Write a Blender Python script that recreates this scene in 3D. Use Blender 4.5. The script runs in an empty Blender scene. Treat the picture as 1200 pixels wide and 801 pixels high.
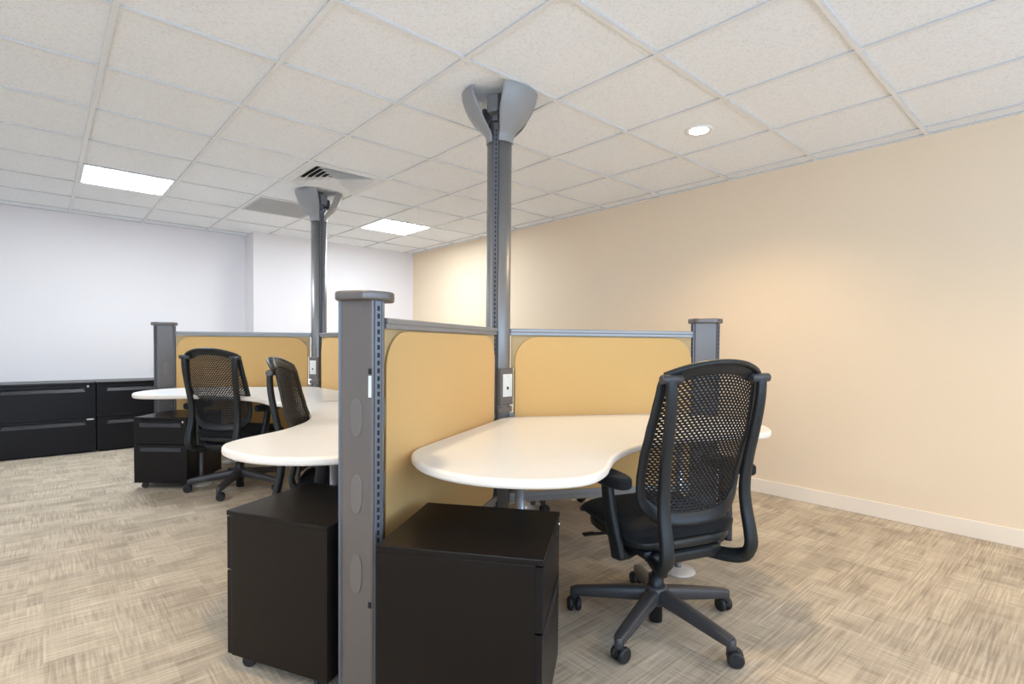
import bpy, bmesh, math, random
from mathutils import Vector, Matrix
random.seed(7)
S = bpy.context.scene
COL = S.collection
PI = math.pi
R = math.radians

# ------------------------------------------------------------------ calibration
H = 2.3855            # ceiling height
EYE = 1.0975
XR = 4.0246           # right wall
YB = 6.678            # back wall (right bay)
YL = 7.041            # back wall (left bay, recessed)
XRET = 1.87           # where the back wall steps
XLEFT, YFRONT = -3.4, -2.9
HUB1 = Vector((1.81, 2.14)); HUB2 = Vector((1.81, 4.57))
WING = 1.215
GX, GY, GP = 0.8366, 1.9596, 0.6096     # ceiling grid origin and pitch

def dirv(deg): return Vector((math.cos(R(deg)), math.sin(R(deg))))

# ------------------------------------------------------------------ materials
def srgb(r, g, b):
    f = lambda c: (c/255)/12.92 if c/255 <= .04045 else (((c/255)+.055)/1.055)**2.4
    return (f(r), f(g), f(b), 1)

def mat(name, col, rough=.5, metal=0., noise=0., nscale=40., bump=0., bscale=200., spec=.5, coat=0., emis=None, estr=0., sheen=0.):
    m = bpy.data.materials.new(name); m.use_nodes = True
    nt = m.node_tree; b = nt.nodes['Principled BSDF']
    col = tuple(col[:3]) + (1,)
    b.inputs['Base Color'].default_value = col
    b.inputs['Roughness'].default_value = rough
    b.inputs['Metallic'].default_value = metal
    b.inputs['Specular IOR Level'].default_value = spec
    b.inputs['Coat Weight'].default_value = coat
    b.inputs['Sheen Weight'].default_value = sheen
    tc = nt.nodes.new('ShaderNodeTexCoord')
    if noise > 0:
        n = nt.nodes.new('ShaderNodeTexNoise'); n.inputs['Scale'].default_value = nscale; n.inputs['Detail'].default_value = 3
        nt.links.new(tc.outputs['Object'], n.inputs['Vector'])
        mx = nt.nodes.new('ShaderNodeMix'); mx.data_type = 'RGBA'
        mx.inputs[6].default_value = tuple(c*(1-noise) for c in col[:3]) + (1,)
        mx.inputs[7].default_value = tuple(min(1, c*(1+noise)) for c in col[:3]) + (1,)
        nt.links.new(n.outputs['Fac'], mx.inputs[0]); nt.links.new(mx.outputs[2], b.inputs['Base Color'])
    if bump > 0:
        n = nt.nodes.new('ShaderNodeTexNoise'); n.inputs['Scale'].default_value = bscale; n.inputs['Detail'].default_value = 2
        nt.links.new(tc.outputs['Object'], n.inputs['Vector'])
        bp = nt.nodes.new('ShaderNodeBump'); bp.inputs['Strength'].default_value = bump; bp.inputs['Distance'].default_value = .002
        nt.links.new(n.outputs['Fac'], bp.inputs['Height']); nt.links.new(bp.outputs['Normal'], b.inputs['Normal'])
    if emis:
        b.inputs['Emission Color'].default_value = tuple(emis[:3]) + (1,)
        b.inputs['Emission Strength'].default_value = estr
    return m

M = {}
M['wall_tan'] = mat('wall_tan_paint', (.79, .635, .455), .75, noise=.02, nscale=2, bump=.12, bscale=350)
M['wall_white'] = mat('wall_white_paint', (.78, .745, .74), .75, noise=.015, nscale=2, bump=.12, bscale=350)
M['baseboard'] = mat('baseboard_vinyl', (.82, .715, .585), .45, noise=.02, nscale=5)
M['reveal'] = mat('tile_edge_shade', (.52, .53, .54), .8, noise=.02)  # grey paints the grid's shadow line onto the recess sides
M['bar'] = mat('ceiling_grid_white', (.83, .85, .87), .5, noise=.01)
M['laminate'] = mat('cream_laminate', (.745, .745, .735), .32, noise=.015, nscale=25)
M['edge'] = mat('cream_edge_band', (.84, .76, .66), .4, noise=.015, nscale=25)
M['fabric'] = mat('golden_tan_fabric', (.67, .415, .155), .9, noise=.05, nscale=260, bump=.25, bscale=900, sheen=.1)
M['backing'] = mat('tan_backing_fabric', (.52, .375, .19), .9, noise=.05, nscale=260, bump=.25, bscale=900)
M['post'] = mat('warm_grey_paint', (.165, .147, .135), .34, metal=.4, noise=.02, nscale=60)
M['oval'] = mat('grey_cover_plastic', (.183, .165, .152), .36, metal=.35, noise=.02, nscale=60)
M['rail'] = mat('grey_rail_paint', (.30, .30, .30), .38, metal=.35, noise=.03, nscale=60)
M['alu'] = mat('satin_aluminium', (.40, .40, .40), .3, metal=.75, noise=.03, nscale=30)
M['poleskin'] = mat('pole_metal_paint', (.25, .245, .24), .40, metal=.55, noise=.03, nscale=30)
M['cover'] = mat('cover_grey_plastic', (.27, .27, .268), .4, noise=.02, nscale=50)
M['track'] = mat('slotted_track_grey', (.16, .165, .18), .4, metal=.4, noise=.04)
M['slot'] = mat('slot_black', (.006, .006, .008), .7, noise=.1)
M['chrome'] = mat('brushed_leg_metal', (.52, .54, .60), .25, metal=.9, noise=.03, nscale=40)
M['disc'] = mat('pale_grey_foot', (.55, .53, .50), .4, metal=.3, noise=.03)
M['black_metal'] = mat('black_cabinet_paint', (.0060, .0042, .0036), .30, spec=.27, noise=.06, nscale=8, bump=.04, bscale=700)
M['black_face'] = mat('black_drawer_paint', (.0055, .0045, .0052), .36, spec=.26, noise=.06, nscale=8, bump=.04, bscale=700)
M['pull_face'] = mat('black_pull_lit', (.020, .019, .021), .34, spec=.5, noise=.05)  # lightened black: light caught by the slanted pulls, put into the colour
M['gap'] = mat('dark_gap', (.004, .004, .004), .8, noise=.1)
M['lock'] = mat('chrome_lock', (.75, .75, .75), .2, metal=1., noise=.02)
M['rubber'] = mat('black_rubber', (.010, .010, .011), .55, noise=.08)
M['c_frame'] = mat('chair_charcoal_plastic', (.011, .0125, .013), .42, spec=.4, noise=.06, nscale=40, bump=.08, bscale=900)
M['c_mesh'] = mat('chair_black_mesh', (.007, .007, .008), .55, spec=.3, noise=.05)
M['c_seat'] = mat('chair_black_fabric', (.006, .0065, .008), .8, spec=.25, noise=.1, nscale=200, bump=.3, bscale=1200, sheen=.05)
M['c_base'] = mat('chair_graphite_base', (.045, .043, .045), .4, noise=.06, nscale=30)
M['plate'] = mat('outlet_cream', (.78, .77, .72), .4, noise=.01)
M['white_clip'] = mat('white_clip', (.8, .8, .8), .4, noise=.01)
M['vent_white'] = mat('vent_white_paint', (.80, .80, .80), .5, noise=.01)
M['vent_dark'] = mat('vent_dark_inside', (.02, .02, .02), .8, noise=.05)
M['grille'] = mat('return_grille_grey', (.58, .58, .58), .5, noise=.03)
M['lamp_cool'] = mat('troffer_diffuser', (.9, .9, .9), .5, emis=(.82, .91, 1.0), estr=62.0)
M['lamp_warm'] = mat('downlight_lens', (.9, .9, .9), .5, emis=(1.0, .94, .84), estr=30.0)
M['trim_ring'] = mat('downlight_trim', (.85, .85, .85), .4, noise=.01)
M['glass'] = mat('frosted_pane', (.8, .85, .9), .6, emis=(.80, .88, 1.0), estr=0.)

def carpet():
    m = bpy.data.materials.new('striped_carpet'); m.use_nodes = True
    nt = m.node_tree; N = nt.nodes; L = nt.links; b = N['Principled BSDF']
    b.inputs['Roughness'].default_value = .95; b.inputs['Specular IOR Level'].default_value = .1
    tc = N.new('ShaderNodeTexCoord')
    def mp(sx, sy, ox=0, oy=0):
        n = N.new('ShaderNodeMapping'); n.inputs['Scale'].default_value = (sx, sy, 1); n.inputs['Location'].default_value = (ox, oy, 0)
        L.new(tc.outputs['Object'], n.inputs['Vector']); return n.outputs['Vector']
    def noise(v, sc=1., det=2., rough=.5):
        n = N.new('ShaderNodeTexNoise'); n.inputs['Scale'].default_value = sc; n.inputs['Detail'].default_value = det; n.inputs['Roughness'].default_value = rough
        L.new(v, n.inputs['Vector']); return n.outputs['Fac']
    def math_(op, a, c, clamp=False):
        n = N.new('ShaderNodeMath'); n.operation = op; n.use_clamp = clamp
        for k, x in enumerate((a, c)):
            if isinstance(x, (int, float)): n.inputs[k].default_value = x
            else: L.new(x, n.inputs[k])
        return n.outputs[0]
    def cells(sx, sy, ox=0, oy=0):
        sn = N.new('ShaderNodeVectorMath'); sn.operation = 'FLOOR'
        L.new(mp(sx, sy, ox, oy), sn.inputs[0])
        w = N.new('ShaderNodeTexWhiteNoise'); w.noise_dimensions = '2D'
        L.new(sn.outputs[0], w.inputs['Vector']); return w.outputs['Value']
    along = noise(mp(4.2, 120), 1, 2.0, .55)            # yarn lines running along X
    across = noise(mp(110, 5.5, 3, 1), 1, 2.0, .55)     # yarn lines running along Y
    pick = math_('ADD', .20, math_('MULTIPLY', math_('GREATER_THAN', cells(5.2, 8.5), .62), .42))
    mix = N.new('ShaderNodeMix'); mix.data_type = 'FLOAT'
    L.new(pick, mix.inputs[0]); L.new(along, mix.inputs[2]); L.new(across, mix.inputs[3])
    lines = mix.outputs[0]
    blk = math_('ADD', math_('MULTIPLY', cells(5.1, 13, .3, .2), .55), math_('MULTIPLY', cells(12, 7.3, .1, .7), .45))
    v = math_('ADD', math_('MULTIPLY', lines, 1.75), math_('MULTIPLY', blk, .42))
    v = math_('SUBTRACT', v, .62, True)
    fuzz = noise(mp(420, 420), 1, 2)
    v = math_('ADD', v, math_('MULTIPLY', math_('SUBTRACT', fuzz, .5), .35), True)
    cr = N.new('ShaderNodeValToRGB')
    cr.color_ramp.elements[0].position = .05; cr.color_ramp.elements[0].color = (.285, .235, .183, 1)
    cr.color_ramp.elements[1].position = .95; cr.color_ramp.elements[1].color = (.66, .565, .445, 1)
    e = cr.color_ramp.elements.new(.5); e.color = (.475, .395, .298, 1)
    L.new(v, cr.inputs[0]); L.new(cr.outputs[0], b.inputs['Base Color'])
    bp = N.new('ShaderNodeBump'); bp.inputs['Strength'].default_value = .35; bp.inputs['Distance'].default_value = .004
    L.new(math_('ADD', lines, math_('MULTIPLY', fuzz, .6)), bp.inputs['Height']); L.new(bp.outputs['Normal'], b.inputs['Normal'])
    return m
M['carpet'] = carpet()

def tile_mat():
    m = bpy.data.materials.new('ceiling_tile'); m.use_nodes = True
    nt = m.node_tree; N = nt.nodes; L = nt.links; b = N['Principled BSDF']
    b.inputs['Roughness'].default_value = .9; b.inputs['Specular IOR Level'].default_value = .15
    tc = N.new('ShaderNodeTexCoord')
    n = N.new('ShaderNodeTexNoise'); n.inputs['Scale'].default_value = 95; n.inputs['Detail'].default_value = 3; n.inputs['Roughness'].default_value = .65
    L.new(tc.outputs['Object'], n.inputs['Vector'])
    cr = N.new('ShaderNodeValToRGB')
    cr.color_ramp.elements[0].position = .33; cr.color_ramp.elements[0].color = (.80, .83, .865, 1)
    cr.color_ramp.elements[1].position = .50; cr.color_ramp.elements[1].color = (.915, .945, .98, 1)
    L.new(n.outputs['Fac'], cr.inputs[0]); L.new(cr.outputs[0], b.inputs['Base Color'])
    bp = N.new('ShaderNodeBump'); bp.inputs['Strength'].default_value = .4; bp.inputs['Distance'].default_value = .003
    L.new(n.outputs['Fac'], bp.inputs['Height']); L.new(bp.outputs['Normal'], b.inputs['Normal'])
    return m
M['tile'] = tile_mat()

# ------------------------------------------------------------------ mesh helpers
def NB(): return bmesh.new()

def setmat(faces, mi):
    for f in faces: f.material_index = mi

def add_box(bm, c, s, bev=0., mi=0, rz=0., seg=2, mtx=None):
    t = bmesh.new(); bmesh.ops.create_cube(t, size=1)
    for v in t.verts: v.co = Vector((v.co.x*s[0], v.co.y*s[1], v.co.z*s[2]))
    if bev > 0: bmesh.ops.bevel(t, geom=list(t.edges), offset=bev, segments=seg, affect='EDGES', profile=.5)
    mt = Matrix.Translation(Vector(c)) @ Matrix.Rotation(rz, 4, 'Z')
    if mtx is not None: mt = mtx @ mt
    merge(bm, t, mt, mi)

def merge(bm, t, mt=None, mi=None):
    if mt is not None: bmesh.ops.transform(t, matrix=mt, verts=list(t.verts))
    t.verts.index_update()
    vs = [bm.verts.new(v.co) for v in t.verts]
    for f in t.faces:
        try:
            nf = bm.faces.new([vs[v.index] for v in f.verts]); nf.material_index = f.material_index if mi is None else mi
            nf.smooth = f.smooth
        except ValueError: pass
    t.free()

def add_cyl(bm, p0, p1, r0, r1=None, n=24, mi=0, cap=True, bev=0.):
    p0 = Vector(p0); p1 = Vector(p1); r1 = r0 if r1 is None else r1
    z = (p1-p0).normalized(); x = z.orthogonal().normalized(); y = z.cross(x)
    if bev > 0: rings = [(p0, r0-bev), (p0+z*bev, r0), (p1-z*bev, r1), (p1, r1-bev)]
    else: rings = [(p0, r0), (p1, r1)]
    vr = [[bm.verts.new(p + x*(r*math.cos(2*PI*k/n)) + y*(r*math.sin(2*PI*k/n))) for k in range(n)] for p, r in rings]
    for a, b in zip(vr, vr[1:]):
        for k in range(n):
            f = bm.faces.new((a[k], a[(k+1) % n], b[(k+1) % n], b[k])); f.material_index = mi; f.smooth = True
    if cap:
        f = bm.faces.new(vr[0][::-1]); f.material_index = mi
        f = bm.faces.new(vr[-1]); f.material_index = mi

def add_lathe(bm, prof, c=(0, 0), n=32, mi=0, cap=True):
    vr = [[bm.verts.new((c[0]+r*math.cos(2*PI*k/n), c[1]+r*math.sin(2*PI*k/n), z)) for k in range(n)] for r, z in prof]
    for a, b in zip(vr, vr[1:]):
        for k in range(n):
            f = bm.faces.new((a[k], a[(k+1) % n], b[(k+1) % n], b[k])); f.material_index = mi; f.smooth = True
    if cap:
        bm.faces.new(vr[0][::-1]).material_index = mi; bm.faces.new(vr[-1]).material_index = mi

def add_prism(bm, poly, z0, z1, mi=0, bev=0., seg=3, mi_side=None, smooth_side=False):
    t = bmesh.new()
    a = [t.verts.new((x, y, z0)) for x, y in poly]; b = [t.verts.new((x, y, z1)) for x, y in poly]
    n = len(poly)
    fb = t.faces.new(a[::-1]); ft = t.faces.new(b)
    for k in range(n):
        f = t.faces.new((a[k], a[(k+1) % n], b[(k+1) % n], b[k])); f.smooth = smooth_side
        f.material_index = mi if mi_side is None else mi_side
    fb.material_index = ft.material_index = mi
    bmesh.ops.recalc_face_normals(t, faces=list(t.faces))
    if bev > 0:
        ed = list(fb.edges) + list(ft.edges)
        res = bmesh.ops.bevel(t, geom=ed, offset=bev, segments=seg, affect='EDGES', profile=.5)
        for f in res['faces']: f.smooth = True; f.material_index = mi if mi_side is None else mi_side
    merge(bm, t)

def catmull(pts, n=8, closed=False):
    P = [Vector(p) for p in pts]; out = []
    m = len(P); rng = range(m if closed else m-1)
    for i in rng:
        if closed: p0, p1, p2, p3 = P[(i-1) % m], P[i], P[(i+1) % m], P[(i+2) % m]
        else: p0, p1, p2, p3 = P[max(i-1, 0)], P[i], P[i+1], P[min(i+2, m-1)]
        for k in range(n):
            t = k/n
            out.append(.5*((2*p1) + (p2-p0)*t + (2*p0-5*p1+4*p2-p3)*t*t + (3*p1-p0-3*p2+p3)*t**3))
    if not closed: out.append(P[-1].copy())
    return out

def add_sweep(bm, path, w, t, up=None, n=12, closed=False, mi=0, power=2.6, normals=None):
    """superellipse section of full width w and thickness t (numbers or per-point lists), thickness along the given normal"""
    P = [Vector(p) for p in path]; m = len(P); rings = []
    for i, p in enumerate(P):
        if closed: T = P[(i+1) % m] - P[(i-1) % m]
        else: T = P[min(i+1, m-1)] - P[max(i-1, 0)]
        T.normalize()
        nn = Vector(normals[i]) if normals else Vector(up)
        nn = (nn - T*nn.dot(T)); nn.normalize(); bb = T.cross(nn)
        wi = w[i] if isinstance(w, (list, tuple)) else w; ti = t[i] if isinstance(t, (list, tuple)) else t
        ring = []
        for k in range(n):
            a = 2*PI*k/n; ca, sa = math.cos(a), math.sin(a)
            x = math.copysign(abs(ca)**(2/power), ca)*wi/2; y = math.copysign(abs(sa)**(2/power), sa)*ti/2
            ring.append(bm.verts.new(p + bb*x + nn*y))
        rings.append(ring)
    for i in range(m if closed else m-1):
        a, b = rings[i], rings[(i+1) % m]
        for k in range(n):
            f = bm.faces.new((a[k], a[(k+1) % n], b[(k+1) % n], b[k])); f.material_index = mi; f.smooth = True
    if not closed:
        bm.faces.new(rings[0][::-1]).material_index = mi; bm.faces.new(rings[-1]).material_index = mi

def obj(name, bm, mats, parent=None, recalc=True):
    if recalc: bmesh.ops.recalc_face_normals(bm, faces=list(bm.faces))
    me = bpy.data.meshes.new(name); bm.to_mesh(me); bm.free()
    if not isinstance(mats, (list, tuple)): mats = [mats]
    for m in mats: me.materials.append(m if not isinstance(m, str) else M[m])
    o = bpy.data.objects.new(name, me); COL.objects.link(o)
    if parent: o.parent = parent
    return o

def tag(o, label, cat, group=None, kind='thing'):
    o['label'] = label; o['category'] = cat; o['kind'] = kind
    if group: o['group'] = group
    return o

def thing(name, label, cat, loc=(0, 0, 0), rz=0., group=None):
    o = bpy.data.objects.new(name, None); COL.objects.link(o); o.empty_display_size = .1
    o.location = loc; o.rotation_euler = (0, 0, rz)
    return tag(o, label, cat, group)

def struct(o):
    o['kind'] = 'structure'; return o

def dup(root, loc, rz, label, group=None):
    def cp(o, par):
        c = o.copy(); COL.objects.link(c)
        if par: c.parent = par
        for ch in list(o.children):
            if ch.name in SKIP: continue
            cp(ch, c)
        return c
    kids = list(root.children)
    r = cp(root, None); r.location = loc; r.rotation_euler = (0, 0, rz); r['label'] = label
    if group: r['group'] = group
    return r
SKIP = set()

# ------------------------------------------------------------------ room shell
bm = NB(); add_box(bm, ((XLEFT+XR)/2, (YFRONT+YL)/2, -.05), (XR-XLEFT+.4, YL-YFRONT+.4, .1))
struct(obj('floor', bm, 'carpet'))

bm = NB(); add_box(bm, (XR+.06, (YFRONT+YL)/2, H/2), (.12, YL-YFRONT+.24, H+.1)); struct(obj('wall_right', bm, 'wall_tan'))
bm = NB()
add_box(bm, ((XLEFT+XRET)/2-.06, YL+.06, H/2), (XRET-XLEFT+.12, .12, H+.1))
add_prism(bm, [(XRET, YB), (XR, YB), (XR, YL+.12), (XRET, YL+.12)], -.05, H+.05)
struct(obj('wall_back', bm, 'wall_white'))
FX0, FX1, FZ0, FZ1 = -2.4, 3.7, .85, 2.28      # unseen ribbon opening added behind the camera to brighten the room
bm = NB()
add_box(bm, ((XLEFT+FX0)/2-.06, YFRONT-.06, H/2), (FX0-XLEFT+.12, .12, H+.1)); add_box(bm, ((FX1+XR)/2+.06, YFRONT-.06, H/2), (XR-FX1+.12, .12, H+.1))
add_box(bm, ((FX0+FX1)/2, YFRONT-.06, (FZ0-.05)/2), (FX1-FX0, .12, FZ0+.05)); add_box(bm, ((FX0+FX1)/2, YFRONT-.06, (FZ1+H+.05)/2), (FX1-FX0, .12, H+.05-FZ1))
struct(obj('wall_front', bm, 'wall_white'))
bm = NB()
for k in range(5): add_box(bm, (FX0+.025+k*(FX1-FX0-.05)/4, YFRONT-.05, (FZ0+FZ1)/2), (.05, .06, FZ1-FZ0), .004)
for zz in (FZ0+.025, FZ1-.025): add_box(bm, ((FX0+FX1)/2, YFRONT-.05, zz), (FX1-FX0, .06, .05), .004)
struct(obj('added_window_3', bm, 'bar'))  # frame of the added ribbon opening

# left wall with two unseen openings added to bring in daylight
WIN = [(-2.5, -0.7), (3.0, 6.4)]
WZ0, WZ1 = .45, 2.25
bm = NB()
ys = [YFRONT-.12] + [y for w in WIN for y in w] + [YL+.12]
for a, b_ in ((ys[0], ys[1]), (ys[2], ys[3]), (ys[4], ys[5])):
    add_box(bm, (XLEFT-.06, (a+b_)/2, H/2), (.12, b_-a, H+.1))
for a, b_ in WIN:
    add_box(bm, (XLEFT-.06, (a+b_)/2, (WZ0-.05)/2), (.12, b_-a, WZ0+.05))
    add_box(bm, (XLEFT-.06, (a+b_)/2, (WZ1+H+.05)/2), (.12, b_-a, H+.05-WZ1))
struct(obj('wall_left', bm, 'wall_white'))
for i, (a, b_) in enumerate(WIN):
    bm = NB(); x = XLEFT-.05
    for yy in (a+.025, (a+b_)/2, b_-.025): add_box(bm, (x, yy, (WZ0+WZ1)/2), (.06, .05, WZ1-WZ0), .004)
    for zz in (WZ0+.025, WZ1-.025): add_box(bm, (x, (a+b_)/2, zz), (.06, b_-a, .05), .004)
    struct(obj('added_window_%d' % (i+1), bm, 'bar'))  # frames of the added left-wall openings

bm = NB(); add_box(bm, (XR-.006, (YFRONT+YB)/2, .05), (.012, YB-YFRONT, .10), .003); struct(obj('baseboard_right', bm, 'baseboard'))
bm = NB()
add_box(bm, ((XLEFT+XRET)/2, YL-.006, .05), (XRET-XLEFT, .012, .10), .003)
add_box(bm, ((XRET+XR)/2, YB-.006, .05), (XR-XRET-.012, .012, .10), .003)
struct(obj('baseboard_back', bm, 'baseboard'))

# ceiling: lay-in tiles in an exposed grid, with openings where lamps and vents sit
def cell(i, j): return GX+i*GP, GY+j*GP      # lower corner of cell
TROF = [(-1, 5), (3, 5), (-5, 1)]  # last panel is unseen, added to light the room
VENT = (1, 3); RETURN = (1, 5)
holes = set(TROF) | {VENT, RETURN}
DOWN = [(3, -1), (-1, -1), (-5, -1), (3, -5), (-1, -6)]  # all but the first are unseen, added to light the room
bm = NB(); BW = .0115; REC = .008
i0 = math.floor((XLEFT-GX)/GP)-0; i1 = math.ceil((XR-GX)/GP); j0 = math.floor((YFRONT-GY)/GP); j1 = math.ceil((YL-GY)/GP)
def clampx(x): return min(max(x, XLEFT), XR)
def clampy(y): return min(max(y, YFRONT), YL)
for i in range(i0, i1):
    for j in range(j0, j1):
        x0, y0 = cell(i, j)
        a, b_ = clampx(x0), clampx(x0+GP); c, d = clampy(y0), clampy(y0+GP)
        if b_-a < .03 or d-c < .03: continue
        ia, ib = a+(BW if a == x0 else .022), b_-(BW if b_ == x0+GP else .022)
        ic, id_ = c+(BW if c == y0 else .022), d-(BW if d == y0+GP else .022)
        if ib <= ia or id_ <= ic: continue
        o = [(a, c), (b_, c), (b_, d), (a, d)]; q = [(ia, ic), (ib, ic), (ib, id_), (ia, id_)]
        vo = [bm.verts.new((x, y, H)) for x, y in o]; vi = [bm.verts.new((x, y, H)) for x, y in q]
        vu = [bm.verts.new((x, y, H+REC)) for x, y in q]
        for k in range(4):
            f = bm.faces.new((vo[k], vi[k], vi[(k+1) % 4], vo[(k+1) % 4])); f.material_index = 1
            f = bm.faces.new((vi[k], vu[k], vu[(k+1) % 4], vi[(k+1) % 4])); f.material_index = 2
        if (i, j) not in holes:
            bm.faces.new(vu).material_index = 0
add_box(bm, ((XLEFT+XR)/2, (YFRONT+YL)/2, H+.25), (XR-XLEFT+.4, YL-YFRONT+.4, .1), mi=1)
struct(obj('ceiling', bm, ['tile', 'bar', 'reveal'], recalc=False))

# ------------------------------------------------------------------ ceiling fittings
def troffer(i, j, label):
    x, y = cell(i, j); cx, cy = x+GP/2, y+GP/2; h = GP/2-BW-.001
    t = thing('ceiling_light', label, 'ceiling light', (cx, cy, H), 0, 'square light panels in the ceiling grid')
    bm = NB()
    for s in (-1, 1):
        add_box(bm, (s*(h-.008), 0, .012), (.016, 2*h, .020), .002); add_box(bm, (0, s*(h-.008), .012), (2*h-.032, .016, .020), .002)
    add_box(bm, (0, 0, .05), (2*h, 2*h, .05), .004)
    obj('frame', bm, 'bar', t)
    bm = NB(); add_box(bm, (0, 0, .014), (2*h-.034, 2*h-.034, .010), .002); obj('diffuser', bm, 'lamp_cool', t)
lab = {(-1, 5): 'square light panel in the ceiling left of the grey return grille', (3, 5): 'square light panel in the ceiling near the far corner'}
for k, (i, j) in enumerate(TROF):
    troffer(i, j, lab.get((i, j), 'unseen square light panel added in the ceiling to light the room'))

def downlight(i, j, label):
    x, y = cell(i, j); cx, cy = x+GP/2, y+GP/2
    t = thing('recessed_downlight', label, 'ceiling light', (cx, cy, H+REC), 0, 'round downlights in the ceiling')
    bm = NB(); add_lathe(bm, [(.055, -.002), (.075, -.006), (.082, -.003), (.082, .0), (.055, .0)], n=40, cap=False); obj('trim', bm, 'trim_ring', t)
    bm = NB(); add_lathe(bm, [(.001, -.004), (.055, -.003), (.055, 0), (.001, 0)], n=32, cap=False); obj('lens', bm, 'lamp_warm', t)
    return cx, cy
LAMPS = []
for (i, j) in DOWN:
    LAMPS.append(downlight(i, j, 'round recessed downlight glowing in a tile above the right-hand desk' if (i, j) == (3, -1) else 'unseen round recessed downlight added in the ceiling to light the room'))

x, y = cell(*VENT); t = thing('air_diffuser', 'white square air diffuser with slanted louvers beside the rear pole cover', 'vent', (x+GP/2, y+GP/2, H))
bm = NB(); h = GP/2-BW-.001
for s in (-1, 1):
    add_box(bm, (s*(h-.025), 0, .004), (.05, 2*h, .008), .002); add_box(bm, (0, s*(h-.025), .004), (2*h-.1, .05, .008), .002)
obj('frame', bm, 'vent_white', t)
bm = NB()
for k in range(6):
    so = .248-.040*k; si = so-.046
    if si < .012: si = .004
    vo = [bm.verts.new((sx*so, sy*so, -.004)) for sx, sy in ((-1, -1), (1, -1), (1, 1), (-1, 1))]
    vi = [bm.verts.new((sx*si, sy*si, .030)) for sx, sy in ((-1, -1), (1, -1), (1, 1), (-1, 1))]
    vo2 = [bm.verts.new(v.co+Vector((0, 0, .003))) for v in vo]; vi2 = [bm.verts.new(v.co+Vector((0, 0, .003))) for v in vi]
    for q in range(4):
        n_ = (q+1) % 4
        bm.faces.new((vo[q], vi[q], vi[n_], vo[n_])); bm.faces.new((vo2[q], vo2[n_], vi2[n_], vi2[q]))
        bm.faces.new((vo[q], vo[n_], vo2[n_], vo2[q]))
obj('louver', bm, 'vent_white', t)
bm = NB(); add_box(bm, (0, 0, .06), (2*h, 2*h, .04)); obj('plenum', bm, 'vent_dark', t)

x, y = cell(*RETURN); t = thing('return_grille', 'grey eggcrate return air grille in the ceiling behind the rear pole', 'vent', (x+GP/2, y+GP/2, H))
bm = NB()
for s in (-1, 1):
    add_box(bm, (s*(h-.010), 0, .004), (.02, 2*h, .008), .002); add_box(bm, (0, s*(h-.010), .004), (2*h-.04, .02, .008), .002)
obj('frame', bm, 'grille', t)
bm = NB()
for k in range(29):
    p = -h+.03+k*(2*h-.06)/28
    add_box(bm, (p, 0, .006), (.004, 2*h-.04, .012)); add_box(bm, (0, p, .0065), (2*h-.04, .004, .011))
obj('core', bm, 'grille', t)
bm = NB(); add_box(bm, (0, 0, .05), (2*h, 2*h, .04)); obj('plenum', bm, 'grille', t)

# ------------------------------------------------------------------ hub posts, poles, screens
def track(parent, r, deg, z0, z1, w=.026, pitch=.0235):
    """perforated steel strip on the face of a post that looks along deg"""
    bm = NB(); mt = Matrix.Rotation(R(deg), 4, 'Z')
    add_box(bm, (r, 0, (z0+z1)/2), (.006, w, z1-z0), .001, 0, mtx=mt)
    add_box(bm, (r+.0035, w/2-.002, (z0+z1)/2), (.007, .004, z1-z0), .0008, 0, mtx=mt)
    add_box(bm, (r+.0035, -w/2+.002, (z0+z1)/2), (.007, .004, z1-z0), .0008, 0, mtx=mt)
    z = z0+.03
    while z < z1-.02:
        add_box(bm, (r+.0028, 0, z), (.002, .0075, pitch*.62), .0004, 1, mtx=mt, seg=1); z += pitch
    return obj('slotted_track', bm, ['track', 'slot'], parent)

def hexpoly(p, q, off=0.):
    """equiangular hexagon: long sides face 60,180,300 (+60*k odd), short sides face 0,120,240"""
    ri = (p+2*q)/(2*math.sqrt(3))+off; ro = (p+2*q)/math.sqrt(3)-q*math.sqrt(3)/2+off
    pts = []
    for k in range(6):
        a0, a1 = R(60*k), R(60*(k+1))
        d0, d1 = (ro, ri) if k % 2 == 0 else (ri, ro)
        det = math.cos(a0)*math.sin(a1)-math.sin(a0)*math.cos(a1)
        pts.append(((d0*math.sin(a1)-d1*math.sin(a0))/det, (math.cos(a0)*d1-math.cos(a1)*d0)/det))
    return pts, ri, ro

def round_poly(pts, r, n=5):
    out = []; m = len(pts)
    for k in range(m):
        p0, p, p1 = Vector(pts[k-1]), Vector(pts[k]), Vector(pts[(k+1) % m])
        a = p+(p0-p).normalized()*r; b = p+(p1-p).normalized()*r
        for i in range(n+1):
            t = i/n; out.append(tuple((1-t)**2*a+2*t*(1-t)*p+t*t*b))
    return out

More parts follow.
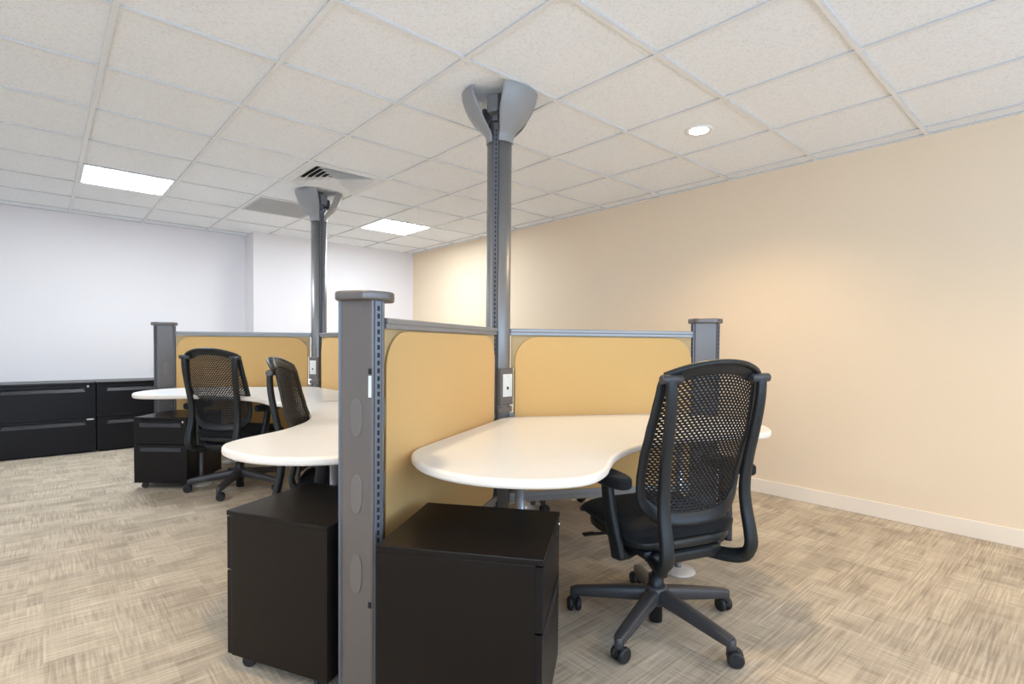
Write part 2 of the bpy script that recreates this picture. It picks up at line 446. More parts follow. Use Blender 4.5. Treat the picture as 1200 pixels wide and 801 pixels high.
PH = 1.226    # top of post body
def end_post(hub, deg, label, L=WING):
    c = hub+dirv(deg)*L; base = deg+180      # local +X looks back at the hub (short slotted side)
    t = thing('end_post', label, 'post', (c.x, c.y, 0), R(base), 'short grey posts at the screen ends')
    p, q = .112, .036
    poly, ri, ro = hexpoly(p, q)
    bm = NB(); add_prism(bm, round_poly(poly, .006, 3), 0.0, PH, smooth_side=False); obj('body', bm, 'post', t)
    for a in (0, 120, 240): track(t, ro+.001, a, .02, PH-.002)
    pl2, _, _ = hexpoly(p-.02, q+.03, .020)
    bm = NB(); add_prism(bm, round_poly(pl2, .028, 6), PH, PH+.027, bev=.006, smooth_side=True); obj('cap', bm, 'post', t)
    for a in (60, 180, 300):
        for z in (.39, .635, .871):
            bm = NB(); mt = Matrix.Rotation(R(a), 4, 'Z') @ Matrix.Translation((ri-.001, 0, z)) @ Matrix.Rotation(PI/2, 4, 'Y')
            ov = []
            for k in range(28):
                an = 2*PI*k/28; ca, sa = math.cos(an), math.sin(an)
                ov.append((math.copysign(abs(ca)**.8, ca)*.060, math.copysign(abs(sa)**.8, sa)*.021))
            tt = bmesh.new(); add_prism(tt, ov, 0, .004, bev=.0015, seg=2, smooth_side=True); merge(bm, tt, mt)
            obj('oval_cover', bm, 'oval', t)
    return t, ri, ro, c

def clip(t, ri, ro):   # small white latch on the front post
    bm = NB(); mt = Matrix.Rotation(R(60), 4, 'Z')
    return bm, mt

def pole(hub, label, outlet_deg):
    t = thing('utility_pole', label, 'pole', (hub.x, hub.y, 0), 0, 'ceiling-high power poles')
    TOP = 2.17
    # lobed aluminium column: three convex covers between three slotted channels at 30, 150, 270 (+60 for hub orientation)
    ch = CH[label]
    poly = []
    n = 96
    for k in range(n):
        a = 360*k/n; best = min(abs((a-c+180) % 360-180) for c in ch)
        r = .0645
        # covers bulge, channels are set back
        r = .0625+.003*math.sin(min(1, best/60)*PI/2)
        if best < 17: r = .052
        poly.append((r*math.cos(R(a)), r*math.sin(R(a))))
    bm = NB(); add_prism(bm, poly, 0, TOP, smooth_side=True); add_cyl(bm, (0, 0, TOP-.01), (0, 0, H+.02), .040, n=28)
    o = obj('column', bm, 'poleskin', t)
    for a in ch: track(t, .0515, a, .03, TOP+.07, w=.024)
    prof = [(.0715, 2.142), (.072, 2.165), (.080, 2.188), (.106, 2.215), (.138, 2.248), (.164, 2.285), (.184, 2.325), (.196, 2.360), (.200, H-.001)]
    pp = catmull([(r, z, 0) for r, z in prof], 3)
    for a in ch:
        cen = a+60; bm = NB(); m_ = 18; outer = []; inner = []
        for i, p in enumerate(pp):
            r, z = p.x, p.y; tt = i/(len(pp)-1)
            hw = .019+.062*min(1, max(0, (z-2.17)/.19))
            if tt < .12: hw = .019
            fm = 60-math.degrees(math.asin(min(.95, hw/r)))
            outer.append([bm.verts.new((r*math.cos(R(cen-fm+2*fm*k/m_)), r*math.sin(R(cen-fm+2*fm*k/m_)), z)) for k in range(m_+1)])
            r2 = r-.006
            inner.append([bm.verts.new((r2*math.cos(R(cen-fm+2*fm*k/m_)), r2*math.sin(R(cen-fm+2*fm*k/m_)), z)) for k in range(m_+1)])
        for G, fl in ((outer, 0), (inner, 1)):
            for A, B in zip(G, G[1:]):
                for k in range(m_):
                    q = (A[k], A[k+1], B[k+1], B[k]); f = bm.faces.new(q if not fl else q[::-1]); f.smooth = True
        for k in range(m_):
            bm.faces.new((outer[0][k], inner[0][k], inner[0][k+1], outer[0][k+1])); bm.faces.new((outer[-1][k], outer[-1][k+1], inner[-1][k+1], inner[-1][k]))
        for i in range(len(pp)-1):
            for k in (0, m_): bm.faces.new((outer[i][k], outer[i+1][k], inner[i+1][k], inner[i][k]))
        obj('ceiling_cover', bm, 'cover', t)
    bm = NB()
    for a in ch:
        mt = Matrix.Rotation(R(a), 4, 'Z')
        add_box(bm, (.075, 0, 2.285), (.085, .052, .030), .005, mtx=mt); add_box(bm, (.105, 0, 2.315), (.022, .06, .085), .005, mtx=mt)
        add_box(bm, (.060, 0, 2.258), (.03, .03, .03), .003, mtx=mt)
    obj('bracket', bm, 'track', t)
    # outlet box on one cover
    mt = Matrix.Rotation(R(outlet_deg), 4, 'Z')
    bm = NB(); add_box(bm, (.060, 0, .875), (.030, .090, .190), .006, mtx=mt); add_box(bm, (.055, 0, .755), (.022, .092, .030), .004, mtx=mt)
    ob = obj('outlet_box', bm, 'post', t)
    bm = NB(); add_box(bm, (.0775, 0, .882), (.006, .062, .118), .002, 0, mtx=mt); add_box(bm, (.081, 0, .868), (.002, .012, .014), .0005, 1, mtx=mt)
    add_cyl(bm, tuple(mt @ Vector((.0805, 0, .930))), tuple(mt @ Vector((.0818, 0, .930))), .003, n=10, mi=2)
    obj('outlet_plate', bm, ['plate', 'slot', 'lock'], ob)
    return t
LA = 'front grey power pole with flared ceiling cover and cream outlet, above the near desk'
LB = 'rear silver power pole with flared ceiling cover under the air diffuser'
CH = {LA: (90, 210, 330), LB: (150, 270, 30)}
pole(HUB1, LA, 270)
pole(HUB2, LB, 210)

FB, FT = .300, 1.142      # fabric bottom / top
def screen(hub, deg, label, L=WING):
    t = thing('partition_screen', label, 'partition', (hub.x, hub.y, 0), R(deg), 'fabric privacy screens')
    a, b_ = .062, L-.088
    bm = NB()
    add_box(bm, ((a+b_)/2, 0, 1.170), (b_-a, .046, .020), .005); add_box(bm, ((a+b_)/2, 0, 1.153), (b_-a, .036, .018), .003)
    obj('top_rail', bm, 'rail', t)
    bm = NB(); add_box(bm, ((a+b_)/2, 0, .290), (b_-a, .050, .030), .005); add_box(bm, ((a+b_)/2, 0, .264), (b_-a, .036, .026), .004); obj('lower_rail', bm, 'rail', t)
    # stretched fabric sheets with large rounded corners, one on each side
    x0, x1 = a+.028, b_-.004; rc = .13
    out = []
    def arc(cx, cz, a0, a1, r):
        for k in range(11):
            an = R(a0+(a1-a0)*k/10); out.append((cx+r*math.cos(an), cz+r*math.sin(an)))
    arc(x1-rc, FT-rc-.004, 0, 90, rc); arc(x0+rc, FT-rc-.004, 90, 180, rc); arc(x0+.05, FB+.05, 180, 270, .05); arc(x1-.05, FB+.05, 270, 360, .05)
    for s in (-1, 1):
        bm = NB()
        tt = bmesh.new(); add_prism(tt, out, -.003, .003, bev=.0015, seg=2, smooth_side=True)
        merge(bm, tt, Matrix.Translation((0, s*.0125, 0)) @ Matrix.Rotation(PI/2, 4, 'X'))
        obj('fabric_sheet', bm, 'fabric', t)
    bm = NB(); add_box(bm, ((a+b_)/2+.004, 0, FT-.085), (b_-a-.012, .010, .178), .001); obj('backing_strip', bm, 'backing', t)
    # small fabric clamps that pull the sheets to the pole
    for z in (.36, .72):
        bm = NB(); add_box(bm, (a+.016, 0, z), (.036, .016, .022), .004); obj('clamp', bm, 'rail', t)
    return t

screen(HUB1, 210, 'golden fabric screen nearest the camera, running from the front post to the front pole')
screen(HUB1, 330, 'tan fabric screen behind the right-hand desk, reaching to the post by the right wall')
screen(HUB1, 90, 'fabric screen between the front pole and the middle post, hidden behind the near screen')
screen(HUB2, 270, 'pale fabric screen running forward from the rear pole, just left of the front post')
screen(HUB2, 150, 'golden fabric screen behind the far left chair, between the rear pole and left post')
tA, ri, ro, cA = end_post(HUB1, 210, 'tall grey post nearest the camera with three oval covers and a slotted edge')
end_post(HUB1, 330, 'grey end post rising behind the right-hand chair by the tan wall')
end_post(HUB2, 150, 'grey end post behind the far left pedestal, near the black filing cabinets')
mid = end_post(HUB1, 90, 'grey post joining the two screens between the front and rear poles')
bm = NB(); mt = Matrix.Rotation(R(60), 4, 'Z')
# white latch and small hole beside the slotted edge of the front post
add_box(bm, (ri+.002, .0485, .966), (.004, .010, .066), .001, 0, mtx=Matrix.Rotation(R(180), 4, 'Z'))
obj('latch', bm, 'white_clip', tA)
for z in (1.012, .30):
    bm = NB(); add_box(bm, (ri+.002, .0485, z), (.003, .010, .017), .0005, mtx=Matrix.Rotation(R(180), 4, 'Z')); obj('key_slot', bm, 'slot', tA)

# ------------------------------------------------------------------ desks
half = [(.072, .033), (.28, .446), (.47, .775), (.525, .838), (.605, .885), (.720, .918), (.845, .915), (.955, .878), (1.040, .820), (1.103, .748),
        (1.143, .672), (1.152, .595), (1.122, .500), (1.078, .425), (1.022, .325), (.982, .200), (.960, .085)]
straight = [Vector(p) for p in half[:3]]
curve = catmull([half[2]]+half[3:]+[(.955, 0)], 5)
hp = straight[:1] + [straight[0].lerp(straight[2], .5)] + curve
outline = [(p.x, p.y) for p in hp] + [(p.x, -p.y) for p in hp[::-1][1:]]
DT = .715
def make_desk(hub, deg, label, legs):
    t = thing('corner_desk', label, 'desk', (hub.x, hub.y, 0), R(deg), 'cream curved desks around the poles')
    bm = NB(); add_prism(bm, outline, DT-.030, DT, bev=.0105, seg=4, mi=0, mi_side=1); obj('tabletop', bm, ['laminate', 'edge'], t)
    for s in (-1, 1):
        bm = NB(); mt = Matrix.Rotation(R(60*s), 4, 'Z')
        add_box(bm, (.55, -s*.075, DT-.045), (.75, .03, .03), .004, mtx=mt); obj('support_bracket', bm, 'rail', t)
    for (a, b_) in legs:
        bm = NB(); add_cyl(bm, (a, b_, .022), (a, b_, DT-.033), .0185, n=24); add_cyl(bm, (a, b_, DT-.045), (a, b_, DT-.031), .05, n=24, bev=.003)
        lg = obj('leg', bm, 'chrome', t)
        bm = NB(); add_lathe(bm, [(.001, .0), (.080, .0), (.083, .004), (.080, .010), (.05, .016), (.022, .024), (.001, .025)], (a, b_), 40, cap=False); obj('foot_disc', bm, 'disc', lg)
    return t
make_desk(HUB1, 270, 'cream curved desk on the right, with the nearest black chair tucked into it', [(.757, -.53), (.79, .49)])
make_desk(HUB1, 150, 'cream curved desk left of the front post, above the near left black pedestal', [(.77, -.5), (.77, .5)])
make_desk(HUB1, 30, 'cream curved desk behind the tan screen on the right, seen only under it', [(.77, -.5), (.77, .5), (.745, .01)])
make_desk(HUB2, 210, 'cream curved desk at far left, in front of the golden screen', [(.78, -.47), (.77, .5)])
make_desk(HUB2, 90, 'cream curved desk behind the far golden screen, seen only by its foot', [(.67, .53), (.77, -.5)])

# ------------------------------------------------------------------ drawer fronts, pedestals, filing cabinets
def drawer_front(w, z0, z1, y, cx, hw, hh, hy=.012, t=.020, htop=.016):
    """front panel (facing -y) with a recessed pull; returns panel bmesh and pull bmesh"""
    bm = NB(); f = y-t
    X = [cx-w/2, cx-hw/2, cx+hw/2, cx+w/2]; Z = [z0, z1-htop-hh, z1-htop, z1]
    V = {}
    for i, x in enumerate(X):
        for j, z in enumerate(Z): V[i, j] = bm.verts.new((x, f, z))
    for i in range(3):
        for j in range(3):
            if (i, j) == (1, 1): continue
            bm.faces.new((V[i, j], V[i+1, j], V[i+1, j+1], V[i, j+1]))
    B = {k: bm.verts.new((V[k].co.x, y, V[k].co.z)) for k in ((0, 0), (3, 0), (3, 3), (0, 3))}
    def side(keys, a, b_): bm.faces.new([V[k] for k in keys]+[B[b_], B[a]])
    side([(0, 0), (1, 0), (2, 0), (3, 0)], (0, 0), (3, 0)); side([(3, 0), (3, 1), (3, 2), (3, 3)], (3, 0), (3, 3))
    side([(3, 3), (2, 3), (1, 3), (0, 3)], (3, 3), (0, 3)); side([(0, 3), (0, 2), (0, 1), (0, 0)], (0, 3), (0, 0))
    bm.faces.new((B[0, 0], B[0, 3], B[3, 3], B[3, 0]))
    pb = NB(); sl = hh*.55
    za, zb = Z[1], Z[2]
    o = [pb.verts.new(p) for p in ((X[1], f, za), (X[2], f, za), (X[2], f, zb), (X[1], f, zb))]
    d = [pb.verts.new(p) for p in ((X[1]+sl, f+hy, zb-.004), (X[2]-sl, f+hy, zb-.004))]
    pb.faces.new((o[0], o[1], d[1], d[0])); pb.faces.new((o[1], o[2], d[1])); pb.faces.new((o[3], o[0], d[0])); pb.faces.new((d[0], d[1], o[2], o[3]))
    return bm, pb

def caster_bm(bm, x, y, r=.022, z1=.055, rz=0.):
    mt = Matrix.Translation((x, y, 0)) @ Matrix.Rotation(rz, 4, 'Z')
    for s in (-1, 1):
        a = mt @ Vector((s*.006, 0, r)); b_ = mt @ Vector((s*.020, 0, r)); add_cyl(bm, a, b_, r, n=20, bev=.003)
    add_box(bm, (0, .004, r+.012), (.010, .030, .030), .003, mtx=mt); add_cyl(bm, mt @ Vector((0, .010, r+.02)), mt @ Vector((0, .010, z1)), .009, n=14)

def pedestal(c, deg, w, d, label):
    """deg = direction the drawers face"""
    t = thing('mobile_pedestal', label, 'drawer unit', (c[0], c[1], 0), R(deg+90), 'black rolling drawer pedestals')
    z0, z1 = .048, .535; yf = -d/2+.021
    bm = NB()
    add_box(bm, (0, .0105, (z0+z1-.018)/2), (w-.002, d-.021, z1-.018-z0), .0015)
    add_box(bm, (0, 0, z1-.009), (w, d, .018), .003)
    obj('body', bm, 'black_metal', t)
    zt = z1-.022; zm = zt-.178
    for k, (a, b_) in enumerate(((zm+.003, zt), (z0+.002, zm-.003))):
        fb, pb = drawer_front(w-.006, a, b_, yf, 0, (w-.006)*.78, .034)
        dr = obj('drawer', fb, 'black_face', t); obj('pull', pb, 'pull_face', dr)
        if k == 0:
            bm = NB(); add_cyl(bm, (w/2-.028, yf-.020, b_-.010), (w/2-.028, yf-.024, b_-.010), .0075, n=18); obj('lock', bm, 'lock', dr)
    for sx in (-1, 1):
        for sy in (-1, 1):
            bm = NB(); caster_bm(bm, sx*(w/2-.045), sy*(d/2-.06), rz=random.uniform(-1.2, 1.2)); obj('caster', bm, 'rubber', t)
    return t
pedestal((.7218, 1.8349), 116.5, .390, .422, 'black rolling pedestal left of the front post, its drawers facing away')
pedestal((.992, 1.268), 307, .410, .470, 'black rolling pedestal right of the front post, under the near desk tip')
pedestal((.795, 4.773), 228, .395, .460, 'black rolling pedestal under the far left desk, two drawers facing the camera')

def filing(x0, w, label):
    d, h = .46, .689; yf = YL-.014-d
    t = thing('filing_cabinet', label, 'filing cabinet', (x0+w/2, YL-.014-d/2, 0), 0, 'black lateral filing cabinets along the back wall')
    bm = NB(); add_box(bm, (0, .011, (.012+h-.022)/2), (w-.002, d-.022, h-.034), .002); add_box(bm, (0, 0, h-.011), (w-.001, d, .022), .003)
    add_box(bm, (0, .02, .006), (w-.03, d-.07, .012))
    obj('body', bm, 'black_metal', t)
    for k, (a, b_) in enumerate(((.345, h-.026), (.016, .339))):
        fb, pb = drawer_front(w-.006, a, b_, -d/2+.021, 0, w-.16, .044, hy=.016, htop=.022)
        dr = obj('drawer', fb, 'black_face', t); obj('pull', pb, 'pull_face', dr)
        bm = NB()
        if k == 0: add_cyl(bm, (w/2-.06, -d/2+.001, b_-.012), (w/2-.06, -d/2-.004, b_-.012), .010, n=18); obj('lock', bm, 'lock', dr)
        else: add_box(bm, (w/2-.045, -d/2, b_-.012), (.055, .004, .012), .001); obj('label_holder', bm, 'grille', dr)
    return t
filing(.392-.762, .760, 'black two-drawer lateral filing cabinet, leftmost against the back wall')
filing(.394, .760, 'black two-drawer lateral filing cabinet, partly behind the far left post')

# ------------------------------------------------------------------ chairs
def interp(tab, z):
    if z <= tab[0][0]: return tab[0][1]
    for (a, va), (b_, vb) in zip(tab, tab[1:]):
        if z <= b_: t = (z-a)/(b_-a); t = t*t*(3-2*t)*.5+t*.5; return va+(vb-va)*t
    return tab[-1][1]
HW = [(.46, .205), (.53, .224), (.62, .232), (.72, .238), (.80, .237), (.88, .228), (.94, .221), (1.0, .217), (1.06, .216)]
BB = [(.45, -.205), (.50, -.180), (.56, -.172), (.63, -.178), (.71, -.200), (.80, -.230), (.88, -.250), (.95, -.265), (1.0, -.278), (1.03, -.292), (1.06, -.315)]
def back_pt(u, v):
    """u -1..1 across, v 0..1 bottom to crown"""
    zb = .452+.050*abs(u)**3.2; zt = 1.052-.052*abs(u)**2.2
    z = zb+(zt-zb)*v
    x = interp(HW, z)*u
    y = interp(BB, z)-.034*(1-u*u)
    return Vector((x, y, z))
def back_n(u, v):
    e = .01
    a = back_pt(u+e, v)-back_pt(u-e, v); b_ = back_pt(u, v+e)-back_pt(u, v-e)
    n = a.cross(b_); n.normalize(); return n      # points backwards or forwards, fixed below

def make_chair(label, loc, yaw, base_rot):
    t = thing('office_chair', label, 'chair', loc, R(yaw-90), 'black mesh-back office chairs')
    # --- perforated back sheet (real holes)
    bm = NB(); NC, NR = 22, 50; u0, u1, v0, v1 = -.885, .885, .085, .925; TH = .004
    def P(u, v, o):
        n = back_n(u, v)
        if n.y > 0: n = -n
        return back_pt(u, v)+n*o
    du = (u1-u0)/NC
    for r in range(NR):
        va, vb = v0+(v1-v0)*r/NR, v0+(v1-v0)*(r+1)/NR
        edges = [u0] + [u0+du*(k+(.5 if r % 2 else 1)) for k in range(NC if r % 2 else NC-1)] + [u1]
        for ua, ub in zip(edges, edges[1:]):
            if ub-ua < .4*du: continue
            full = ub-ua > .8*du
            o4 = [(ua, va), (ub, va), (ub, vb), (ua, vb)]
            fo = [bm.verts.new(P(u, v, TH/2)) for u, v in o4]; bo = [bm.verts.new(P(u, v, -TH/2)) for u, v in o4]
            if not full:
                bm.faces.new(fo); bm.faces.new(bo[::-1]); continue
            cu, cv = (ua+ub)/2, (va+vb)/2; hu, hv = (ub-ua)*.31, (vb-va)*.29
            hole = [(cu-hu, cv-hv*.7), (cu+hu, cv-hv), (cu+hu, cv+hv*.7), (cu-hu, cv+hv)]
            fh = [bm.verts.new(P(u, v, TH/2)) for u, v in hole]; bh = [bm.verts.new(P(u, v, -TH/2)) for u, v in hole]
            for k in range(4):
                n_ = (k+1) % 4
                bm.faces.new((fo[k], fo[n_], fh[n_], fh[k])); bm.faces.new((bo[k], bh[k], bh[n_], bo[n_])); bm.faces.new((fh[k], fh[n_], bh[n_], bh[k]))
    obj('backrest', bm, 'c_mesh', t)
    # --- rim
    bm = NB(); path = []; nrm = []; ws = []; ts = []
    K = 22
    seq = [(-.93+1.86*k/K, .958, .052) for k in range(K+1)] + [(.935, .95-.87*k/40, .034) for k in range(1, 40)] + [(.93-1.86*k/K, .062, .050) for k in range(K+1)] + [(-.935, .08+.87*k/40, .034) for k in range(1, 40)]
    for u, v, w in seq:
        n = back_n(u, v)
        if n.y > 0: n = -n
        # round the corners
        uu, vv = u, v
        if abs(u) > .80 and v > .90: pass
        if abs(u) > .78 and v < .16: vv = v+.085*((abs(u)-.78)/.155)**2 if v < .1 else v; uu = u*(1-.05*max(0, (.16-v)/.1))
        path.append(back_pt(uu, vv)); nrm.append(n); ws.append(w); ts.append(.015)
    for _ in range(3):      # soften width changes and corners
        m = len(path)
        path = [(path[i-1]+path[i]*2+path[(i+1) % m])/4 for i in range(m)]
        ws = [(ws[i-1]+ws[i]*2+ws[(i+1) % m])/4 for i in range(m)]
    add_sweep(bm, path, ws, ts, normals=nrm, n=12, closed=True, power=3.0)
    # crown lip that rolls backwards
    lip = [back_pt(-.95+1.9*k/24, .992)+Vector((0, -.004, -.002)) for k in range(25)]
    add_sweep(bm, lip, [.020+.018*math.sin(PI*k/24)**.5 for k in range(25)], .020, up=(0, 0, 1), n=12)
    obj('back_frame', bm, 'c_frame', t)
    # --- uprights, each with its pin
    for s in (-1, 1):
        bm = NB()
        pts = catmull([(s*.085, -.055, .318), (s*.120, -.125, .324), (s*.158, -.205, .328), (s*.180, -.258, .344), (s*.186, -.286, .382), (s*.185, -.284, .435), (s*.182, -.266, .52), (s*.179, -.260, .60),
                       (s*.183, -.270, .70), (s*.188, -.290, .80), (s*.193, -.306, .90), (s*.196, -.309, .965), (s*.196, -.306, .992)], 6)
        m = len(pts)
        add_sweep(bm, pts, [.048+.008*math.exp(-((i/m-.3)/.2)**2)-.010*(i/m) for i in range(m)], [.040-.016*(i/m) for i in range(m)], normals=[(0, -1, .6) if i < m*.3 else (0, -1, 0) for i in range(m)], n=14, power=2.8)
        up = obj('upright', bm, 'c_frame', t)
        bm = NB(); add_cyl(bm, (s*.150, -.304, .988), (s*.234, -.304, .988), .0155, n=20, bev=.004); obj('pin', bm, 'c_base', up)
    # --- seat
    bm = NB(); rows = []
    ny, nx = 22, 20
    for i in range(ny+1):
        f = i/ny; y = -.215+.475*f
        w = .245*min(1, (1-abs(max(0, (.14-f)/.14))**2.2*.35))*(1-.10*max(0, (f-.75)/.25)**2)
        zt = .466+.010*math.sin(PI*f)-.026*max(0, (f-.78)/.22)**2+.006*max(0, (.15-f)/.15)
        row = []
        for k in range(nx+1):
            q = -1+2*k/nx
            z = zt-.012*(1-q*q)*math.sin(PI*f)-.030*abs(q)**6
            yy = y-.035*abs(q)**3*(f-.3)
            row.append((q*w, yy, z))
        rows.append(row)
    top = [[bm.verts.new(p) for p in row] for row in rows]
    thick = lambda f: .056-.026*max(0, (f-.5)/.5)
    botm = [[bm.verts.new((p[0]*.96, p[1]*.97+.002, p[2]-thick(i/ny)-(.0 if abs(k/nx-.5) < .46 else -.02))) for k, p in enumerate(row)] for i, row in enumerate(rows)]
    for i in range(ny):
        for k in range(nx):
            bm.faces.new((top[i][k], top[i][k+1], top[i+1][k+1], top[i+1][k])); bm.faces.new((botm[i][k], botm[i+1][k], botm[i+1][k+1], botm[i][k+1]))
    for i in range(ny):
        bm.faces.new((top[i][0], top[i+1][0], botm[i+1][0], botm[i][0])); bm.faces.new((top[i][nx], botm[i][nx], botm[i+1][nx], top[i+1][nx]))
    for k in range(nx):
        bm.faces.new((top[0][k], botm[0][k], botm[0][k+1], top[0][k+1])); bm.faces.new((top[ny][k], top[ny][k+1], botm[ny][k+1], botm[ny][k]))
    for f in bm.faces: f.smooth = True
    o = obj('seat_cushion', bm, 'c_seat', t); md = o.modifiers.new('soft', 'SUBSURF'); md.levels = 1; md.render_levels = 1
    bm = NB()
    pan = [(.238*math.copysign(abs(math.cos(2*PI*k/40))**.6, math.cos(2*PI*k/40)), .0+.215*math.copysign(abs(math.sin(2*PI*k/40))**.6, math.sin(2*PI*k/40))) for k in range(40)]
    add_prism(bm, pan, .380, .416, bev=.014, seg=3, smooth_side=True)
    obj('seat_pan', bm, 'c_frame', t)
    # --- tilt mechanism
    bm = NB()
    add_box(bm, (0, .02, .318), (.17, .26, .072), .018, seg=3); add_box(bm, (0, -.085, .322), (.215, .10, .055), .018, seg=3)
    add_box(bm, (0, .03, .360), (.30, .22, .030), .008); add_lathe(bm, [(.030, .235), (.040, .262), (.050, .300)], n=28)
    for s in (-1, 1):
        add_sweep(bm, catmull([(s*.07, -.02, .335), (s*.16, -.05, .330), (s*.225, -.085, .336), (s*.248, -.098, .366)], 5), .062, .026, up=(0, 0, 1), n=12)
    add_cyl(bm, (.08, .07, .335), (.235, .085, .335), .006, n=12); add_box(bm, (.235, .086, .335), (.05, .022, .010), .003)
    add_cyl(bm, (-.08, .12, .335), (-.225, .13, .340), .006, n=12); add_box(bm, (-.23, .131, .342), (.05, .024, .010), .003)
    add_box(bm, (0, -.150, .340), (.315, .075, .048), .018, seg=3); add_box(bm, (0, -.06, .352), (.36, .20, .030), .012)
    obj('tilt_mechanism', bm, 'c_frame', t)
    # --- arms
    for s in (-1, 1):
        bm = NB()
        add_sweep(bm, catmull([(s*.246, -.100, .336), (s*.256, -.092, .40), (s*.268, -.080, .48), (s*.276, -.070, .575), (s*.277, -.067, .612)], 5), [.070-.001*i for i in range(21)], .032, up=(s, 0, 0), n=14, power=3.2)
        ar = obj('armrest', bm, 'c_frame', t)
        bm = NB()
        pad = []
        for k in range(36):
            an = 2*PI*k/36; pad.append((s*.284+.046*math.copysign(abs(math.cos(an))**.75, math.cos(an)), -.072+.130*math.copysign(abs(math.sin(an))**.75, math.sin(an))))
        add_prism(bm, pad, .606, .648, bev=.013, seg=4, smooth_side=True); obj('arm_pad', bm, 'c_seat', ar)
    # --- gas lift and star base
    bm = NB(); add_lathe(bm, [(.026, .013), (.026, .120), (.030, .125), (.030, .195), (.016, .198), (.016, .30)], n=28); obj('gas_lift', bm, 'c_frame', t)
    sb = bpy.data.objects.new('star_base', None)
    bm = NB(); add_lathe(bm, [(.032, .082), (.046, .086), (.048, .120), (.043, .150), (.034, .156)], n=30, cap=True)
    for k in range(5):
        an = R(72*k); dx, dy = math.cos(an), math.sin(an)
        pts = catmull([(dx*.030, dy*.030, .118), (dx*.12, dy*.12, .108), (dx*.22, dy*.22, .094), (dx*.305, dy*.305, .082), (dx*.330, dy*.330, .078)], 4)
        m = len(pts)
        add_sweep(bm, pts, [.056-.020*(i/m) for i in range(m)], [.060-.028*(i/m) for i in range(m)], up=(0, 0, 1), n=14, power=3.4)
        add_cyl(bm, (dx*.328, dy*.328, .050), (dx*.328, dy*.328, .092), .017, n=18, bev=.004)
    sb = obj('star_base', bm, 'c_base', t); sb.rotation_euler = (0, 0, R(base_rot-(yaw-90)))
    for k in range(5):
        an = R(72*k); dx, dy = math.cos(an)*.33, math.sin(an)*.33
        bm = NB(); rz = an+CAST[k]
        mt = Matrix.Translation((dx, dy, 0)) @ Matrix.Rotation(rz, 4, 'Z')
        for s in (-1, 1):
            add_cyl(bm, mt @ Vector((s*.005, .012, .0285)), mt @ Vector((s*.027, .012, .0285)), .0285, n=26, bev=.006)
        add_box(bm, (0, .004, .040), (.011, .036, .036), .004, mtx=mt); add_cyl(bm, mt @ Vector((0, 0, .04)), mt @ Vector((0, 0, .075)), .008, n=14)
        obj('caster', bm, 'rubber', sb)
    return t, sb
CAST = [.4, 1.3, -.9, .1, -1.4]
ch1, sb1 = make_chair('nearest black mesh-back office chair, pulled up to the right-hand desk', (1.80, 1.15, 0), 71, 119)
def copy_chair(label, loc, yaw, base_rot):
    c = dup(ch1, loc, R(yaw-90), label)
    for o in c.children:
        if o.name.startswith('star_base'): o.rotation_euler = (0, 0, R(base_rot-(yaw-90)))
    return c
copy_chair('black mesh-back office chair at the far left desk, seen from behind', (1.10, 4.29, 0), 38.7, 232)
c3 = copy_chair('black mesh-back office chair seen side-on, tucked under the desk left of the front post', (1.138, 2.535, 0), -30, 30)
for o in c3.children:
    if not o.name.startswith(('star_base', 'gas_lift')): o.location.z -= .03
copy_chair('black office chair behind the tan screen, only its wheels visible under the right-hand desk', (2.62, 2.66, 0), 210, 233)
copy_chair('black office chair behind the far golden screen, only a wheel visible under the screen', (1.78, 5.52, 0), 265, 190)

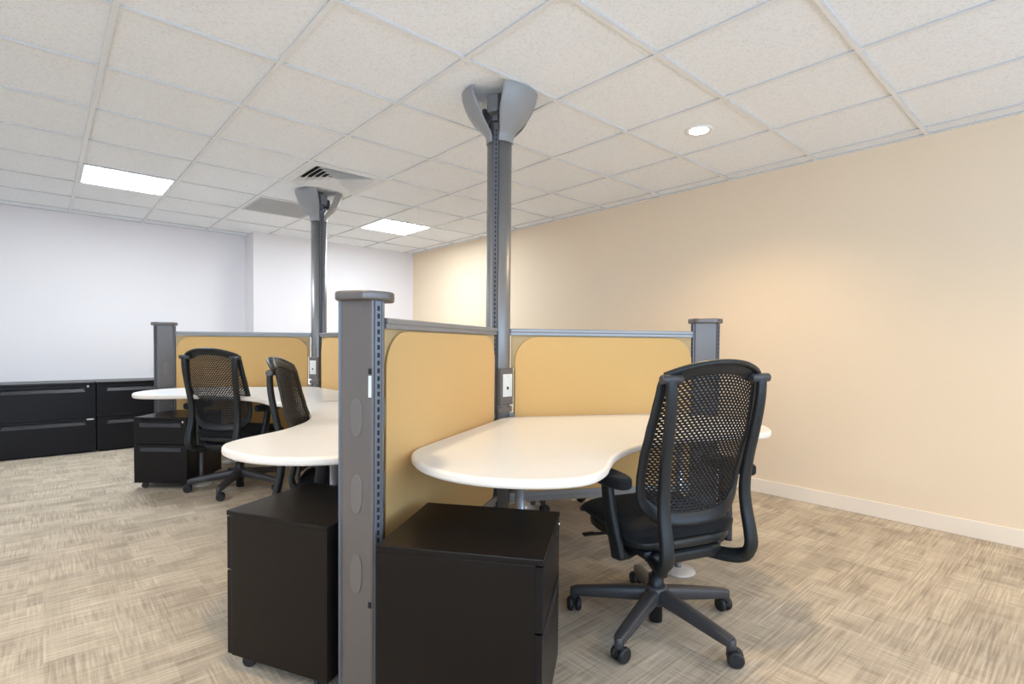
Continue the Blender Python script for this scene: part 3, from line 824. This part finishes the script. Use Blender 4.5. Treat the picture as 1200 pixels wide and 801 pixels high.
# ------------------------------------------------------------------ lights
def lamp(kind, name, loc, energy, color, **kw):
    l = bpy.data.lights.new(name, kind); l.energy = energy; l.color = color
    for k, v in kw.items(): setattr(l, k, v)
    o = bpy.data.objects.new(name, l); COL.objects.link(o); o.location = loc; return o
for (x, y) in LAMPS:
    lamp('SPOT', 'downlight_beam', (x, y, H-.03), 88, (1.0, .74, .42), spot_size=R(140), spot_blend=.8, shadow_soft_size=.06)
for (a, b_), en in zip(WIN, (130, 15)):
    o = lamp('AREA', 'added_window_light', (XLEFT-.11, (a+b_)/2, (WZ0+WZ1)/2), en, (.62, .80, 1.04), shape='RECTANGLE', size=WZ1-WZ0-.1, size_y=b_-a-.1)  # fill lamps behind the added left-wall openings
    o.rotation_euler = (0, R(-90), 0)
o = lamp('AREA', 'added_window_light', ((FX0+FX1)/2, YFRONT-.11, (FZ0+FZ1)/2), 205, (.53, .76, 1.06), shape='RECTANGLE', size=FX1-FX0-.1, size_y=FZ1-FZ0-.1)  # fill lamp behind the added ribbon opening
o.rotation_euler = (R(90), 0, 0)
w = bpy.data.worlds.new('world'); S.world = w; w.use_nodes = True
w.node_tree.nodes['Background'].inputs[0].default_value = (.75, .85, 1, 1); w.node_tree.nodes['Background'].inputs[1].default_value = .6

# ------------------------------------------------------------------ camera
f, yaw, cy, roll, pitch = 617.3254, .7287, 420.0567, -.009, -.0276
c, s = math.cos(yaw), math.sin(yaw); cp, sp = math.cos(pitch), math.sin(pitch)
R0 = Vector((c, -s, 0)); F = Vector((s*cp, c*cp, sp)); U0 = Vector((-sp*s, -sp*c, cp))
Rv = (R0-roll*U0).normalized(); Uv = (U0+roll*R0).normalized()
cam = bpy.data.cameras.new('camera'); co = bpy.data.objects.new('camera', cam); COL.objects.link(co)
co.matrix_world = Matrix(((Rv.x, Uv.x, -F.x, 0), (Rv.y, Uv.y, -F.y, 0), (Rv.z, Uv.z, -F.z, EYE), (0, 0, 0, 1)))
cam.sensor_width = 36; cam.sensor_fit = 'HORIZONTAL'; cam.lens = f/1200*36; cam.shift_y = (cy-400.5)/1200
cam.clip_start = .05; cam.clip_end = 60
S.camera = co

S.view_settings.view_transform = 'Standard'; S.view_settings.look = 'None'
S.view_settings.gamma = 1; S.view_settings.use_curve_mapping = False
S.view_settings.exposure = -0.41
S.cycles.use_denoising = True
S.cycles.max_bounces = 10; S.cycles.diffuse_bounces = 6; S.cycles.glossy_bounces = 4
S.cycles.sample_clamp_indirect = 8
